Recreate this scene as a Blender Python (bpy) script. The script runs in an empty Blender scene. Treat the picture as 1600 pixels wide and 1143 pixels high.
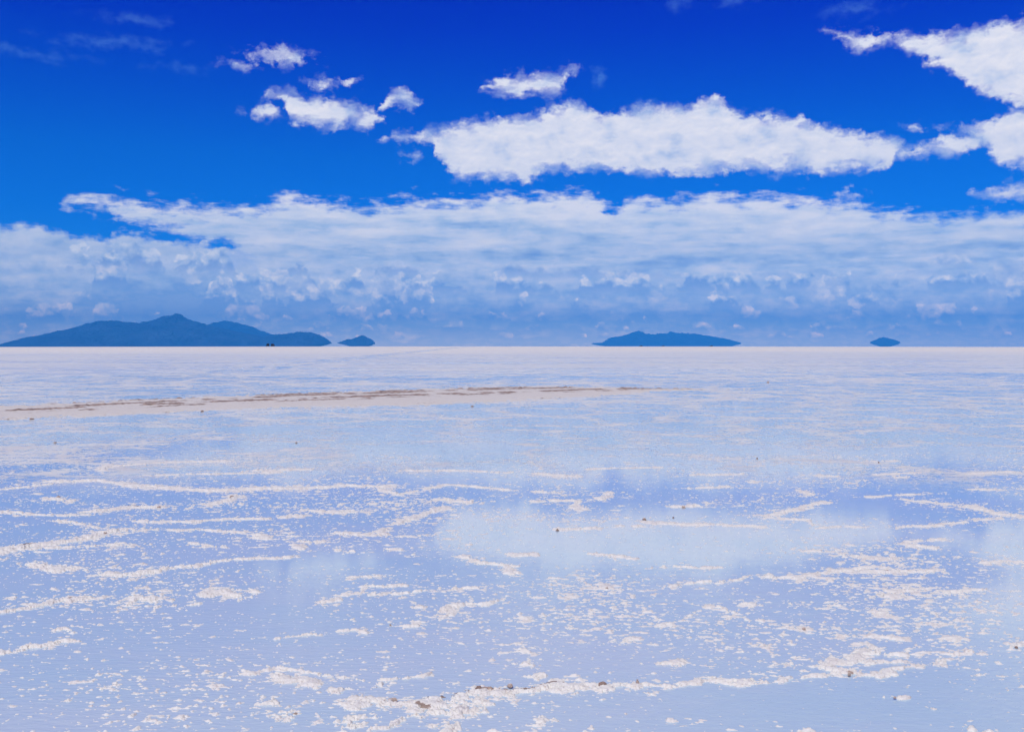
import bpy, bmesh, math, random
import numpy as np
from mathutils import Vector

sc = bpy.context.scene
C = sc.collection
R_ = math.radians

# ------------------------------------------------------------------ camera
F = 1556.0                     # focal length in pixels of the 1600 px wide photograph
H = 1.7                        # eye height
CREST = 800.0                  # how far the eye sees the salt before it curves away
RC = CREST ** 2 / (2 * H)      # radius of that curve
PITCH = math.atan((571.5 - (541.0 - 2 * H / CREST * F)) / F)
cam = bpy.data.cameras.new('camera')
cam.sensor_width = 36; cam.lens = 36 * F / 1600
cam.clip_start = 0.1; cam.clip_end = 200000
cam_o = bpy.data.objects.new('camera', cam); C.objects.link(cam_o)
cam_o.location = (0, 0, H); cam_o.rotation_euler = (R_(90) - PITCH, 0, 0)
sc.camera = cam_o

def ray(px, py):
    u, v = (px - 800.0) / F, (571.5 - py) / F
    cp, sp = math.cos(PITCH), math.sin(PITCH)
    return (u, cp + v * sp, -sp + v * cp)

def gp(px, py):                # point of the (near, flat) ground seen at a pixel of the photograph
    d = ray(px, py); t = -H / d[2]
    return (d[0] * t, d[1] * t)

def ae(px, py):                # azimuth and elevation in degrees
    d = ray(px, py)
    return math.degrees(math.atan2(d[0], d[1])), math.degrees(math.asin(d[2] / math.sqrt(sum(k * k for k in d))))

def gz(r):                     # height of the salt flat at distance r
    r = np.asarray(r, float)
    return np.where(r < 1000, -r * r / (2 * RC), -1000 ** 2 / (2 * RC) - (r - 1000) * 1000 / RC)

# ------------------------------------------------------------------ light and exposure
SUN_EL, SUN_AZ = 58.0, 205.0   # azimuth clockwise from the view direction (+Y): behind, a little to the left
vs = sc.view_settings
sc.display_settings.display_device = 'sRGB'
vs.view_transform = 'Standard'; vs.look = 'None'; vs.exposure = 0.0; vs.gamma = 1.0; vs.use_curve_mapping = False
sun = bpy.data.lights.new('sun', 'SUN'); sun.energy = 4.6; sun.angle = R_(0.5); sun.color = (1.0, 0.965, 0.92)
sun_o = bpy.data.objects.new('sun', sun); C.objects.link(sun_o)
sd = Vector((math.sin(R_(SUN_AZ)) * math.cos(R_(SUN_EL)), math.cos(R_(SUN_AZ)) * math.cos(R_(SUN_EL)), math.sin(R_(SUN_EL))))
sun_o.rotation_euler = sd.to_track_quat('Z', 'Y').to_euler()
sun_o.location = (0, -5, 30)

sc.render.engine = 'CYCLES'
sc.cycles.use_denoising = True
try:
    sc.cycles.denoiser = 'OPENIMAGEDENOISE'
    sc.cycles.denoising_input_passes = 'RGB_ALBEDO_NORMAL'
except Exception:
    pass
sc.cycles.volume_bounces = 0
sc.cycles.max_bounces = 3; sc.cycles.diffuse_bounces = 2; sc.cycles.glossy_bounces = 2
sc.cycles.sample_clamp_indirect = 4
sc.cycles.use_adaptive_sampling = True; sc.cycles.adaptive_threshold = 0.02; sc.cycles.adaptive_min_samples = 16

# ------------------------------------------------------------------ node expression helper
class G:
    def __init__(s, nt): s.nt = nt; s.nodes = nt.nodes; s.links = nt.links
    def put(s, sock, v):
        if isinstance(v, E): s.links.new(v.s, sock)
        elif isinstance(v, bpy.types.NodeSocket): s.links.new(v, sock)
        else: sock.default_value = v
    def math(s, op, a, b=None, c=None, clamp=False):
        n = s.nodes.new('ShaderNodeMath'); n.operation = op; n.use_clamp = clamp
        s.put(n.inputs[0], a)
        if b is not None: s.put(n.inputs[1], b)
        if c is not None: s.put(n.inputs[2], c)
        return E(s, n.outputs[0])
    def sep(s, v):
        n = s.nodes.new('ShaderNodeSeparateXYZ'); s.put(n.inputs[0], v); return [E(s, o) for o in n.outputs]
    def vec(s, x, y, z=0.0):
        n = s.nodes.new('ShaderNodeCombineXYZ')
        for i, k in enumerate((x, y, z)): s.put(n.inputs[i], k)
        return E(s, n.outputs[0])
    def noise(s, v, scale=1.0, detail=4.0, rough=0.55, dist=0.0, lac=2.0):
        n = s.nodes.new('ShaderNodeTexNoise'); n.noise_dimensions = '3D'
        s.put(n.inputs['Vector'], v)
        for k, q in (('Scale', scale), ('Detail', detail), ('Roughness', rough), ('Distortion', dist), ('Lacunarity', lac)):
            s.put(n.inputs[k], q)
        return E(s, n.outputs['Fac']), E(s, n.outputs['Color'])
    def voro(s, v, scale=1.0, feature='F1', rand=1.0, detail=0.0, smooth=0.5):
        n = s.nodes.new('ShaderNodeTexVoronoi'); n.feature = feature
        s.put(n.inputs['Vector'], v); s.put(n.inputs['Scale'], scale); s.put(n.inputs['Randomness'], rand)
        if 'Detail' in n.inputs: s.put(n.inputs['Detail'], detail)
        if 'Smoothness' in n.inputs and feature == 'SMOOTH_F1': s.put(n.inputs['Smoothness'], smooth)
        return E(s, n.outputs['Distance'])
    def smooth(s, x, a, b, lo=0.0, hi=1.0, kind='SMOOTHSTEP'):
        n = s.nodes.new('ShaderNodeMapRange'); n.interpolation_type = kind
        s.put(n.inputs['Value'], x)
        for k, q in (('From Min', a), ('From Max', b), ('To Min', lo), ('To Max', hi)): s.put(n.inputs[k], q)
        return E(s, n.outputs[0])
    def curve(s, x, pts, x0, x1, y0, y1):     # pts in real units; returns real units
        n = s.nodes.new('ShaderNodeFloatCurve')
        s.put(n.inputs['Value'], (x - x0) * (1 / (x1 - x0)))
        c = n.mapping.curves[0]
        P = sorted(((px - x0) / (x1 - x0), (py - y0) / (y1 - y0)) for px, py in pts)
        P = [p for i, p in enumerate(P) if i == 0 or p[0] > P[i - 1][0] + 1e-5]
        c.points[0].location = P[0]; c.points[1].location = P[-1]
        for p in P[1:-1]: c.points.new(*p)
        for p in c.points: p.handle_type = 'AUTO_CLAMPED'
        n.mapping.use_clip = False; n.mapping.extend = 'HORIZONTAL'; n.mapping.update()
        return E(s, n.outputs[0]) * (y1 - y0) + y0
    def ramp(s, x, stops, interp='LINEAR'):
        n = s.nodes.new('ShaderNodeValToRGB'); n.color_ramp.interpolation = interp
        s.put(n.inputs[0], x); el = n.color_ramp.elements
        while len(el) > 1: el.remove(el[-1])
        for i, (p, c) in enumerate(stops):
            e = el[0] if i == 0 else el.new(p)
            e.position = p; e.color = (*c, 1) if len(c) == 3 else c
        return E(s, n.outputs[0])
    def mix(s, f, a, b, blend='MIX'):
        n = s.nodes.new('ShaderNodeMix'); n.data_type = 'RGBA'; n.blend_type = blend; n.clamp_factor = True
        s.put(n.inputs[0], f)
        for i, k in ((6, a), (7, b)):
            if isinstance(k, tuple): k = (*k[:3], 1)
            s.put(n.inputs[i], k)
        return E(s, n.outputs[2])
class E:
    def __init__(s, g, sock): s.g = g; s.s = sock
    def __add__(a, b): return a.g.math('ADD', a, b)
    __radd__ = __add__
    def __sub__(a, b): return a.g.math('SUBTRACT', a, b)
    def __rsub__(a, b): return a.g.math('SUBTRACT', b, a)
    def __mul__(a, b): return a.g.math('MULTIPLY', a, b)
    __rmul__ = __mul__
    def __truediv__(a, b): return a.g.math('DIVIDE', a, b)
    def max(a, b): return a.g.math('MAXIMUM', a, b)
    def min(a, b): return a.g.math('MINIMUM', a, b)
    def sat(a): return a.g.math('ADD', a, 0.0, clamp=True)
    def __pow__(a, b): return a.g.math('POWER', a, b)

def srgb(r, g, b):
    f = lambda c: (c / 255 / 12.92) if c / 255 <= 0.04045 else ((c / 255 + 0.055) / 1.055) ** 2.4
    return (f(r), f(g), f(b))

# ------------------------------------------------------------------ world: deep highland sky and its clouds
SKY_STRENGTH = 0.10
world = bpy.data.worlds.new('World'); sc.world = world; world.use_nodes = True
wt = world.node_tree; wt.nodes.clear(); g = G(wt)
K = 1.0 / SKY_STRENGTH
tc = wt.nodes.new('ShaderNodeTexCoord')
dx, dy, dz = g.sep(tc.outputs['Generated'])
az = g.math('ARCTAN2', dx, dy) * (180 / math.pi)
el = g.math('ARCSINE', dz.max(-1.0).min(1.0)) * (180 / math.pi)
nsky = wt.nodes.new('ShaderNodeTexSky'); nsky.sky_type = 'NISHITA'; nsky.sun_disc = False
nsky.sun_elevation = R_(SUN_EL); nsky.sun_rotation = R_(SUN_AZ)
nsky.altitude = 3650; nsky.air_density = 1.0; nsky.dust_density = 0.1; nsky.ozone_density = 6.0
# deepen the sky as the photograph's exposure and colour response do
tint = g.ramp(g.smooth(el, 0.0, 45.0, kind='LINEAR'), [(0.0, (0.06, 0.52, 1.1)), (0.16, (0.0, 0.44, 1.2)), (0.23, (0.0, 0.42, 1.25)), (0.38, (0.0, 0.13, 1.38)), (0.45, (0.0, 0.06, 1.38)), (1.0, (0.0, 0.05, 1.0))])
skyc = g.mix(1.0, E(g, nsky.outputs[0]), tint, 'MULTIPLY')

DEG = math.degrees(1 / F)      # one photograph pixel in degrees
# coordinates bent by noise so that every outline below is ragged
base = g.vec(az, el, 0.0)
w1, w1c = g.noise(base, 0.55, 5, 0.6)
w2, w2c = g.noise(g.vec(az * 0.7, el + 7.3, 3.1), 2.4, 6, 0.62)
w1x, w1y, _ = g.sep(w1c); w2x, w2y, _ = g.sep(w2c)
wu = az + (w1x - 0.5) * 2.0 + (w2x - 0.5) * 0.95
wv = el + (w1y - 0.5) * 0.9 + (w2y - 0.5) * 0.62

def P2(pts): return [ae(x, y) for x, y in pts]
def band(top, bot):            # signed inside-ness (degrees) of a cloud between two outlines
    t = P2(top); b = P2(bot)
    xs = [p[0] for p in t + b]; ys = [p[1] for p in t + b]
    x0, x1, y0, y1 = min(xs) - 0.5, max(xs) + 0.5, min(ys) - 1, max(ys) + 1
    T = [(x0, min(t[0][1], b[0][1]) - 0.8)] + t if t[0][0] > -29 else t
    B = [(x0, max(t[0][1], b[0][1]) + 0.8)] + b if b[0][0] > -29 else b
    if t[-1][0] < 27: T = T + [(x1, min(t[-1][1], b[-1][1]) - 0.8)]
    if b[-1][0] < 27: B = B + [(x1, max(t[-1][1], b[-1][1]) + 0.8)]
    ct = g.curve(wu, T, x0, x1, y0, y1); cb = g.curve(wu, B, x0, x1, y0, y1)
    return (ct - wv).min(wv - cb)
def blob(px, py, rx, ry, a=1.0):    # an ellipse, pixels of the photograph
    x, y = ae(px, py)
    u = (wu - x) * (1 / (rx * DEG)); v = (wv - y) * (1 / (ry * DEG))
    d = g.math('SQRT', u * u + v * v)
    return (1.0 - d) * (ry * DEG) * a

big = band([(590,217),(640,206),(680,200),(720,189),(770,181),(820,178),(850,170),(885,158),(920,163),(950,170),(1000,163),(1040,160),(1080,163),(1103,148),(1125,148),(1138,164),(1180,176),(1240,176),(1270,184),(1300,196),(1340,201),(1380,210),(1405,218),(1425,226),(1460,213),(1500,207),(1530,205),(1560,215)],
           [(590,221),(640,226),(672,232),(690,264),(710,280),(750,282),(800,286),(840,284),(870,270),(920,270),(1000,275),(1080,279),(1130,272),(1180,272),(1240,270),(1300,276),(1390,272),(1405,248),(1440,250),(1500,244),(1530,238),(1560,226)])
big = big - blob(1210, 245, 60, 9, 1.3).max(0.0) - blob(1330, 250, 30, 7, 1.3).max(0.0)
rgt = band([(1280,46),(1300,41),(1330,47),(1370,46),(1400,50),(1420,46),(1450,48),(1480,43),(1500,40),(1540,36),(1580,26),(1600,24),(1750,10)],
           [(1280,50),(1310,64),(1350,80),(1390,70),(1410,88),(1430,94),(1470,105),(1490,114),(1510,142),(1540,155),(1570,164),(1590,180),(1605,205),(1750,262)])
rg2 = band([(1500,190),(1520,194),(1550,183),(1570,168),(1600,160),(1750,150)], [(1500,200),(1530,230),(1560,258),(1600,266),(1750,275)])
rg2 = rg2 - blob(1545, 222, 22, 10, 1.0).max(0.0)
rg3 = band([(1512,301),(1560,290),(1600,278),(1750,262)], [(1512,304),(1560,315),(1600,319),(1750,322)])
hcl = band([(408,150),(420,142),(450,138),(480,146),(510,149),(530,150),(560,163),(590,170),(606,184)], [(408,156),(440,163),(455,192),(480,200),(510,205),(530,208),(550,200),(575,204),(590,197),(606,190)])
icl = band([(572,178),(595,153),(605,139),(625,135),(645,142),(660,156)], [(572,184),(600,174),(625,171),(650,172),(660,166)])
lcl = band([(752,134),(770,120),(820,114),(860,110),(900,101),(912,103)], [(752,142),(800,151),(858,153),(872,140),(890,116),(912,108)])
dens = big.max(rgt).max(rg2).max(rg3).max(hcl).max(icl).max(lcl)
for b in ((440,89,52,16),(372,102,22,5),(417,176,27,14),(505,132,21,10),(548,129,12,7),(634,244,18,6),(1434,197,11,6),(1468,198,10,4),(1326,304,28,7),(1365,245,40,9)):
    dens = dens.max(blob(*b))
fine, _ = g.noise(g.vec(az, el * 1.35, 9.0), 1.7, 6, 0.60)
fine2, _ = g.noise(g.vec(az - 0.04, el * 1.35 + 0.15, 9.0), 1.7, 3, 0.55)
mid, _ = g.noise(g.vec(az * 0.8, el * 1.7, 4.0), 0.75, 3, 0.55)
mid2, _ = g.noise(g.vec(az * 0.8 - 0.06, el * 1.7 + 0.40, 4.0), 0.75, 2, 0.5)
bil = g.voro(g.vec(wu * 0.9, wv, 2.0), 1.5, 'SMOOTH_F1', 1.0, 1.5, 0.6)
soft = g.smooth(mid, 0.38, 0.62)
dn = dens + 0.05 + (fine - 0.5) * 1.0 + (mid - 0.5) * 0.9 + (0.40 - bil) * 0.35
a_cum = g.smooth(dn, -0.22, 0.26 + soft * 0.75)
relief = (fine - fine2) * 0.7 + (mid - mid2) * 1.1
lit = (0.74 + relief + g.smooth(dens, 0.0, 0.9, -0.10, 0.08) - g.smooth(mid + (fine - 0.5) * 0.4, 0.46, 0.70, 0.0, 0.42)).sat()
cum_c = g.ramp(lit, [(0.0, srgb(146, 172, 224)), (0.35, srgb(182, 197, 232)), (0.62, srgb(210, 215, 237)), (1.0, srgb(230, 229, 242))])

# thin teal wisps high up
wisp = None
for b in ((212,31,34,7),(40,83,40,6),(1062,6,16,10),(1332,13,34,8),(935,120,10,16),(290,108,22,4),(1012,165,14,6),(1150,2,20,5),(180,66,60,8)):
    k = blob(*b); wisp = k if wisp is None else wisp.max(k)
a_wisp = g.smooth(wisp + (fine - 0.5) * 0.9 + (mid - 0.5) * 0.9, -0.25, 0.7) * 0.17

# the bank over the horizon: a high streaked sheet, and heaped clouds under it
st, _ = g.noise(g.vec(az * 0.13, el * 1.1, 1.7), 1.2, 6, 0.58)
st2, _ = g.noise(g.vec(az * 0.13, el * 1.1 + 0.22, 1.7), 1.2, 3, 0.5)
st3, _ = g.noise(g.vec(az * 0.28, el * 1.0, 8.0), 2.4, 5, 0.6)
sheet = band([(100,317),(150,309),(200,312),(240,317),(300,321),(350,324),(400,320),(450,309),(500,313),(550,320),(620,316),(700,310),(800,306),(850,305),(925,302),(950,318),(968,324),(985,311),(1060,314),(1100,307),(1200,306),(1290,316),(1350,320),(1400,330),(1480,338),(1550,333),(1600,328),(1800,320)],
             [(100,321),(170,328),(180,348),(250,352),(300,372),(350,388),(400,420),(470,600),(1000,600),(1800,600)])
sheet = sheet - blob(930, 331, 70, 7, 2.2).max(0.0) - blob(265, 334, 70, 4, 1.6).max(0.0) - blob(330, 379, 60, 6, 1.0).max(0.0)
low = band([(-120,352),(0,354),(60,352),(90,360),(130,370),(172,372),(190,366),(250,372),(320,385),(400,384),(460,400),(900,420),(1800,420)],
           [(-120,900),(400,900),(1000,900),(1800,900)])
a_sheet = g.smooth(sheet + (fine - 0.5) * 0.8 + (st3 - 0.5) * 2.4, -0.35, 0.60)
a_low = g.smooth(low + (fine - 0.5) * 0.8 + (st3 - 0.5) * 0.7, -0.18, 0.30)
ev = g.smooth(el, 0.0, 10.0, kind='LINEAR')
sh_c = g.ramp((ev * 1.05 + 0.05 + (st - 0.5) * 1.5 + (mid - 0.5) * 0.45 + (st3 - 0.5) * 0.9 - g.smooth(blob(720, 350, 260, 7), -0.2, 0.2) * 0.22 - g.smooth(blob(1120, 402, 230, 6), -0.2, 0.2) * 0.14).sat(), [(0.0, srgb(118, 154, 218)), (0.25, srgb(146, 175, 224)), (0.45, srgb(174, 196, 231)), (0.62, srgb(196, 209, 236)), (0.85, srgb(216, 221, 239)), (1.0, srgb(228, 228, 241))])
# rows of heaped cloud standing one behind the other, each with rounded tops and a flat grey blue base
lobe, _ = g.noise(g.vec(az * 0.8, el * 1.0, 12.0), 2.6, 5, 0.55)
hx, hy = ae(265, 468)
dark = (g.math('SQRT', ((az - hx) * (1 / 5.2)) ** 2.0 + ((el - hy) * (1 / 1.6)) ** 2.0) * -1.0 + 1.0).max(0.0)
low_c = g.ramp((ev * 1.0 + 0.06 + (st3 - 0.5) * 0.6 + (lobe - 0.5) * 0.35 + (mid - 0.5) * 0.7 - dark * 0.38 + 0.02).sat(), [(0.0, srgb(134, 166, 221)), (0.10, srgb(124, 159, 219)), (0.3, srgb(152, 180, 226)), (0.5, srgb(180, 198, 232)), (0.7, srgb(200, 211, 236)), (1.0, srgb(216, 221, 239))])
rows_ = []
for k, (y0, hgt, fr, bright, amt) in enumerate([(432, 40, 0.30, 1.0, 0.8), (458, 34, 0.42, 1.0, 0.9), (486, 46, 0.36, 1.05, 1.0), (506, 26, 0.5, 0.95, 0.95), (519, 16, 0.7, 0.8, 0.9), (530, 11, 0.9, 0.7, 0.8)][::-1]):
    e0 = ae(800, y0)[1]; hg = hgt * DEG
    n1, _ = g.noise(g.vec(az + (lobe - 0.5) * 0.2, el * 0.35, 31.0 + 7.7 * k), fr, 2, 0.5)
    top = (n1 - 0.43) * (hg * 7.0) + (lobe - 0.5) * (hg * 0.9) + (0.45 - bil) * (hg * 0.9)
    top = top.min(hg * 1.15)
    yy = el - e0 + (st3 - 0.5) * 0.35
    a = g.smooth(top - yy, 0.0, hg * 0.16 + 0.02) * g.smooth(yy, hg * -0.25, hg * 0.45) * amt
    sh = (g.smooth(yy + (lobe - 0.5) * (hg * 0.8), hg * -0.1, hg * 0.85, 0.05, 0.98) * bright + (lobe - 0.5) * 0.8 + (0.42 - bil) * 1.0 + (fine - fine2) * 0.35 - dark * 0.25).sat()
    rows_.append((a, g.ramp(sh, [(0.0, srgb(118, 153, 217)), (0.30, srgb(150, 178, 226)), (0.58, srgb(188, 204, 233)), (0.9, srgb(228, 231, 243))])))
# single towers standing out
puff = None
for b in ((470,442,34,22),(505,458,40,14),(560,452,34,16),(606,448,26,24),(640,462,22,14),(350,440,16,10),(300,432,28,14),(1297,452,40,26),(1335,470,26,10),(1236,470,28,12),(1408,468,24,11),(1505,472,40,8),(1030,466,26,14),(1590,430,40,28),(1490,405,36,18),(1555,462,18,9),(30,461,34,6),(130,463,52,7),(1000,488,40,6),(935,465,18,10),(70,452,20,5),(240,380,75,7),(400,382,26,3)):
    k = blob(*b); puff = k if puff is None else puff.max(k)
a_puff = g.smooth(puff + (lobe - 0.5) * 0.5 + (0.42 - bil) * 0.5, -0.10, 0.20) * 0.9
pl = (0.50 + ev * 0.30 + (0.42 - bil) * 0.8 + (fine - fine2) * 0.5 + g.smooth(puff, -0.1, 0.5, -0.10, 0.16)).sat()
puf_c = g.ramp(pl, [(0.0, srgb(130, 162, 220)), (0.4, srgb(170, 190, 228)), (0.7, srgb(204, 214, 236)), (1.0, srgb(232, 233, 243))])

def lum(c): return g.mix(1.0, c, (K, K, K), 'MULTIPLY')
col = g.mix(a_wisp, skyc, lum(g.mix(0.5, (0.25, 0.62, 0.9), (0.3, 0.7, 0.95))))
col = g.mix(a_cum, col, lum(cum_c))
col = g.mix(a_sheet * 0.97, col, lum(sh_c))
lowm = g.smooth(el + (mid - 0.5) * 1.6 + (st3 - 0.5) * 1.0, 3.9, 5.6, 1.0, 0.0).max(g.smooth(az + (mid - 0.5) * 4.0, -17.0, -11.0, 1.0, 0.0))
col = g.mix(a_low * lowm, col, lum(low_c))
for a, c in rows_: col = g.mix(a * a_low, col, lum(c))
col = g.mix(a_puff, col, lum(puf_c))
# low sky and clouds brightened and reddened to offset what the haze absorbs
warm = g.ramp(g.smooth(el, 0.0, 5.0, kind='LINEAR'), [(0.0, (2.7, 1.5, 0.58)), (0.10, (2.05, 1.22, 0.54)), (0.2, (1.45, 1.0, 0.51)), (0.33, (1.02, 0.76, 0.48)), (0.55, (0.67, 0.57, 0.43)), (1.0, (0.40, 0.395, 0.365))])
col = g.mix(1.0, g.mix(1.0, col, warm, 'MULTIPLY'), (3.0, 3.0, 3.0), 'MULTIPLY')
gnd = g.smooth(el, -0.4, -1.5)
col = g.mix(gnd, col, lum(g.mix(0.0, srgb(150, 180, 230), (0, 0, 0))))
bg = wt.nodes.new('ShaderNodeBackground'); g.put(bg.inputs['Color'], col); bg.inputs['Strength'].default_value = SKY_STRENGTH
wo = wt.nodes.new('ShaderNodeOutputWorld'); wt.links.new(bg.outputs[0], wo.inputs['Surface'])
world.cycles.sampling_method = 'MANUAL'; world.cycles.sample_map_resolution = 1024

# ------------------------------------------------------------------ materials
def material(name):
    m = bpy.data.materials.new(name); m.use_nodes = True; m.node_tree.nodes.clear()
    gg = G(m.node_tree)
    b = m.node_tree.nodes.new('ShaderNodeBsdfPrincipled'); o = m.node_tree.nodes.new('ShaderNodeOutputMaterial')
    m.node_tree.links.new(b.outputs[0], o.inputs['Surface'])
    return m, gg, b
def simple(name, col, rough=0.6, metal=0.0, vary=0.15, scale=3.0):
    m, q, b = material(name)
    t = q.nodes.new('ShaderNodeTexCoord')
    f, _ = q.noise(t.outputs['Object'], scale, 4)
    c2 = tuple(max(0, k * (1 - vary)) for k in col)
    q.put(b.inputs['Base Color'], q.mix(f, col, c2)); b.inputs['Roughness'].default_value = rough; b.inputs['Metallic'].default_value = metal
    return m

SALT = (0.575, 0.56, 0.515)
SALT_D = (0.50, 0.46, 0.43)
BROWN = (0.10, 0.062, 0.045)
FILM = (0.37, 0.48, 0.54)

def position(q):
    n = q.nodes.new('ShaderNodeNewGeometry'); return q.sep(n.outputs['Position'])

def make_ground_material():
    m, q, b = material('wet_salt')
    x, y, z = position(q)
    r = q.math('SQRT', x * x + y * y)
    p = q.vec(x, y, 0.0)
    # flakes of crust standing out of the film of brine, more of them along the seams of the salt plates
    wn, wc = q.noise(p, 0.25, 4, 0.6); wx, wy, _ = q.sep(wc)
    pw = q.vec(x + (wx - 0.5) * 3.0, y + (wy - 0.5) * 3.0, 0.0)
    seam = q.voro(pw, 0.42, 'DISTANCE_TO_EDGE')
    seam_m = q.smooth(seam, 0.0, 0.20, 1.0, 0.0)
    big_, _ = q.noise(q.vec(x * 0.6, y, 5.0), 0.16, 4, 0.55)
    huge, _ = q.noise(q.vec(x * 0.35, y * 0.6, 2.0), 0.045, 4, 0.55)
    f1, _ = q.noise(q.vec(x * 0.75, y, 0.0), 12.0, 4, 0.6)
    f2, _ = q.noise(q.vec(x * 0.45, y, 3.0), 3.6, 5, 0.66)
    far = q.smooth(r, 13.0, 34.0); near = q.smooth(r, 12.0, 14.5)
    vfar = q.smooth(r + (huge - 0.5) * 70.0, 48.0, 110.0)
    thr = 0.595 - seam_m * 0.085 - (big_ - 0.5) * 0.22 - far * 0.03
    mk1 = q.smooth(f1 - thr, -0.012, 0.018)
    mk2 = q.smooth(f2 - (thr + 0.015), -0.015, 0.02)
    crust = mk1.max(mk2) * near * 0.75
    # beyond, dry salt with streaks of water
    s1, _ = q.noise(q.vec(x * 0.12, y * 0.5, 1.0), 0.35, 7, 0.66)
    s2, _ = q.noise(q.vec(x * 0.02, y * 0.10, 4.0), 0.22, 5, 0.6)
    dry = (q.smooth(r, 40.0, 130.0, 0.12, 0.62, 'LINEAR') + q.smooth(r + (huge - 0.5) * 120.0, 130.0, 260.0, 0.0, 0.4)
           + (s1 - 0.5) * 1.3 + (s2 - 0.5) * 1.3 * q.smooth(r, 45.0, 110.0)).sat()
    dry = dry * q.smooth(r, 26.0, 50.0)
    # an old wheel track running off to the right, holding water
    ax, ay = gp(250, 592); bx, by = gp(640, 549.5)
    tx, ty = bx - ax, by - ay; L = math.hypot(tx, ty); tx /= L; ty /= L
    off = (x - ax) * ty - (y - ay) * tx + (wn - 0.5) * 2.5
    along = (x - ax) * tx + (y - ay) * ty
    rut = q.smooth(q.math('ABSOLUTE', q.math('ABSOLUTE', off) - 0.9), 0.25, 0.8, 1.0, 0.0) * q.smooth(along, -25.0, 0.0)
    dry = dry * (1.0 - rut * 0.8)
    cm = crust.max(dry)
    tone, _ = q.noise(p, 1.3, 5, 0.6)
    speck, _ = q.noise(p, 11.0, 3, 0.6)
    saltc = q.mix(q.smooth(tone, 0.4, 0.75), SALT, SALT_D)
    saltc = q.mix(q.smooth(speck, 0.66, 0.74) * 0.5, saltc, (0.33, 0.24, 0.20))
    # thin dirty lines far out on the flat
    dl, _ = q.noise(q.vec(x * 0.012, y * 0.12, 20.0), 0.9, 4, 0.6)
    saltc = q.mix(q.smooth(dl, 0.64, 0.70) * q.smooth(r, 160.0, 300.0) * 0.55, saltc, (0.30, 0.23, 0.21))
    bed, _ = q.noise(q.vec(x * 0.5, y, 8.0), 0.7, 6, 0.65)
    filmc = q.mix(q.smooth(bed, 0.35, 0.7), FILM, (0.42, 0.49, 0.54))
    q.put(b.inputs['Base Color'], q.mix(cm, filmc, saltc))
    q.put(b.inputs['Roughness'], q.smooth(cm, 0.0, 1.0, 0.035, 0.75))
    q.put(b.inputs['IOR'], q.smooth(cm, 0.0, 1.0, 1.52, 1.25))
    # wind ripples and the crumbly crust
    rp, _ = q.noise(q.vec(x * 9.0 + y * 3.0, y * 24.0, 0.0), 1.0, 3, 0.6)
    rp2, _ = q.noise(q.vec(x * 3.0 + y * 0.8, y * 8.0, 4.0), 1.0, 2, 0.5)
    calm = q.smooth(r, 4.2, 8.0, 1.0, 0.06)
    hh = (rp * 0.0080 + rp2 * 0.0060) * calm * (1.0 - cm) + (tone * 0.02 + f1 * 0.012) * cm * q.smooth(r, 15.0, 60.0, 1.0, 0.0)
    bm = q.nodes.new('ShaderNodeBump'); bm.inputs['Strength'].default_value = 0.55; bm.inputs['Distance'].default_value = 1.0
    q.put(bm.inputs['Height'], hh); q.links.new(bm.outputs[0], b.inputs['Normal'])
    return m

def make_crust_material(name, dry=False):
    m, q, b = material(name)
    x, y, z = position(q)
    p = q.vec(x, y, z)
    at = q.nodes.new('ShaderNodeAttribute'); at.attribute_name = 'stain'
    stain = E(q, at.outputs['Fac'])
    t1, _ = q.noise(p, 6.0, 5, 0.6); t2, _ = q.noise(p, 45.0 if not dry else 9.0, 4, 0.65)
    c = q.mix(q.smooth(t1, 0.4, 0.75) * 0.7, SALT, SALT_D)
    c = q.mix(q.smooth(t2, 0.57, 0.70) * 0.6, c, (0.38, 0.30, 0.25))
    if dry: c = q.mix(0.45, c, (0.43, 0.385, 0.32))
    c = q.mix(q.smooth(stain + (t2 - 0.5) * (1.6 if dry else 1.9), 0.36 if dry else 0.45, 0.68 if dry else 0.85) * 0.9, c, q.mix(q.smooth(t1, 0.35, 0.65), BROWN, (0.30, 0.215, 0.165)))
    q.put(b.inputs['Base Color'], c); b.inputs['Roughness'].default_value = 0.7
    b.inputs['IOR'].default_value = 1.4
    bm = q.nodes.new('ShaderNodeBump'); bm.inputs['Strength'].default_value = 0.6; bm.inputs['Distance'].default_value = 1.0
    q.put(bm.inputs['Height'], t2 * 0.006 + t1 * 0.01); q.links.new(bm.outputs[0], b.inputs['Normal'])
    return m

# ------------------------------------------------------------------ numpy noise
rng = np.random.RandomState(7)
PERM = rng.permutation(4096); GA = rng.rand(4096) * 2 * np.pi
GX, GY = np.cos(GA), np.sin(GA)
def perlin(x, y):
    xi = np.floor(x).astype(np.int64); yi = np.floor(y).astype(np.int64)
    xf = x - xi; yf = y - yi
    u = xf * xf * xf * (xf * (xf * 6 - 15) + 10); v = yf * yf * yf * (yf * (yf * 6 - 15) + 10)
    def gr(ix, iy, fx, fy):
        h = PERM[(PERM[ix & 4095] + iy) & 4095]
        return GX[h] * fx + GY[h] * fy
    a = gr(xi, yi, xf, yf); b = gr(xi + 1, yi, xf - 1, yf)
    c = gr(xi, yi + 1, xf, yf - 1); d = gr(xi + 1, yi + 1, xf - 1, yf - 1)
    return (a + (b - a) * u) * (1 - v) + (c + (d - c) * u) * v
def fbm(x, y, octv=4, rough=0.55, seed=0.0):
    s = np.zeros_like(x); a = 1.0; t = 0.0; k = 1.0
    for i in range(octv):
        s += a * perlin(x * k + seed + 17.3 * i, y * k - seed + 5.1 * i); t += a; a *= rough; k *= 2.03
    return s / t * 1.6
def sstep(a, b, x):
    t = np.clip((x - a) / (b - a), 0, 1); return t * t * (3 - 2 * t)

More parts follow.
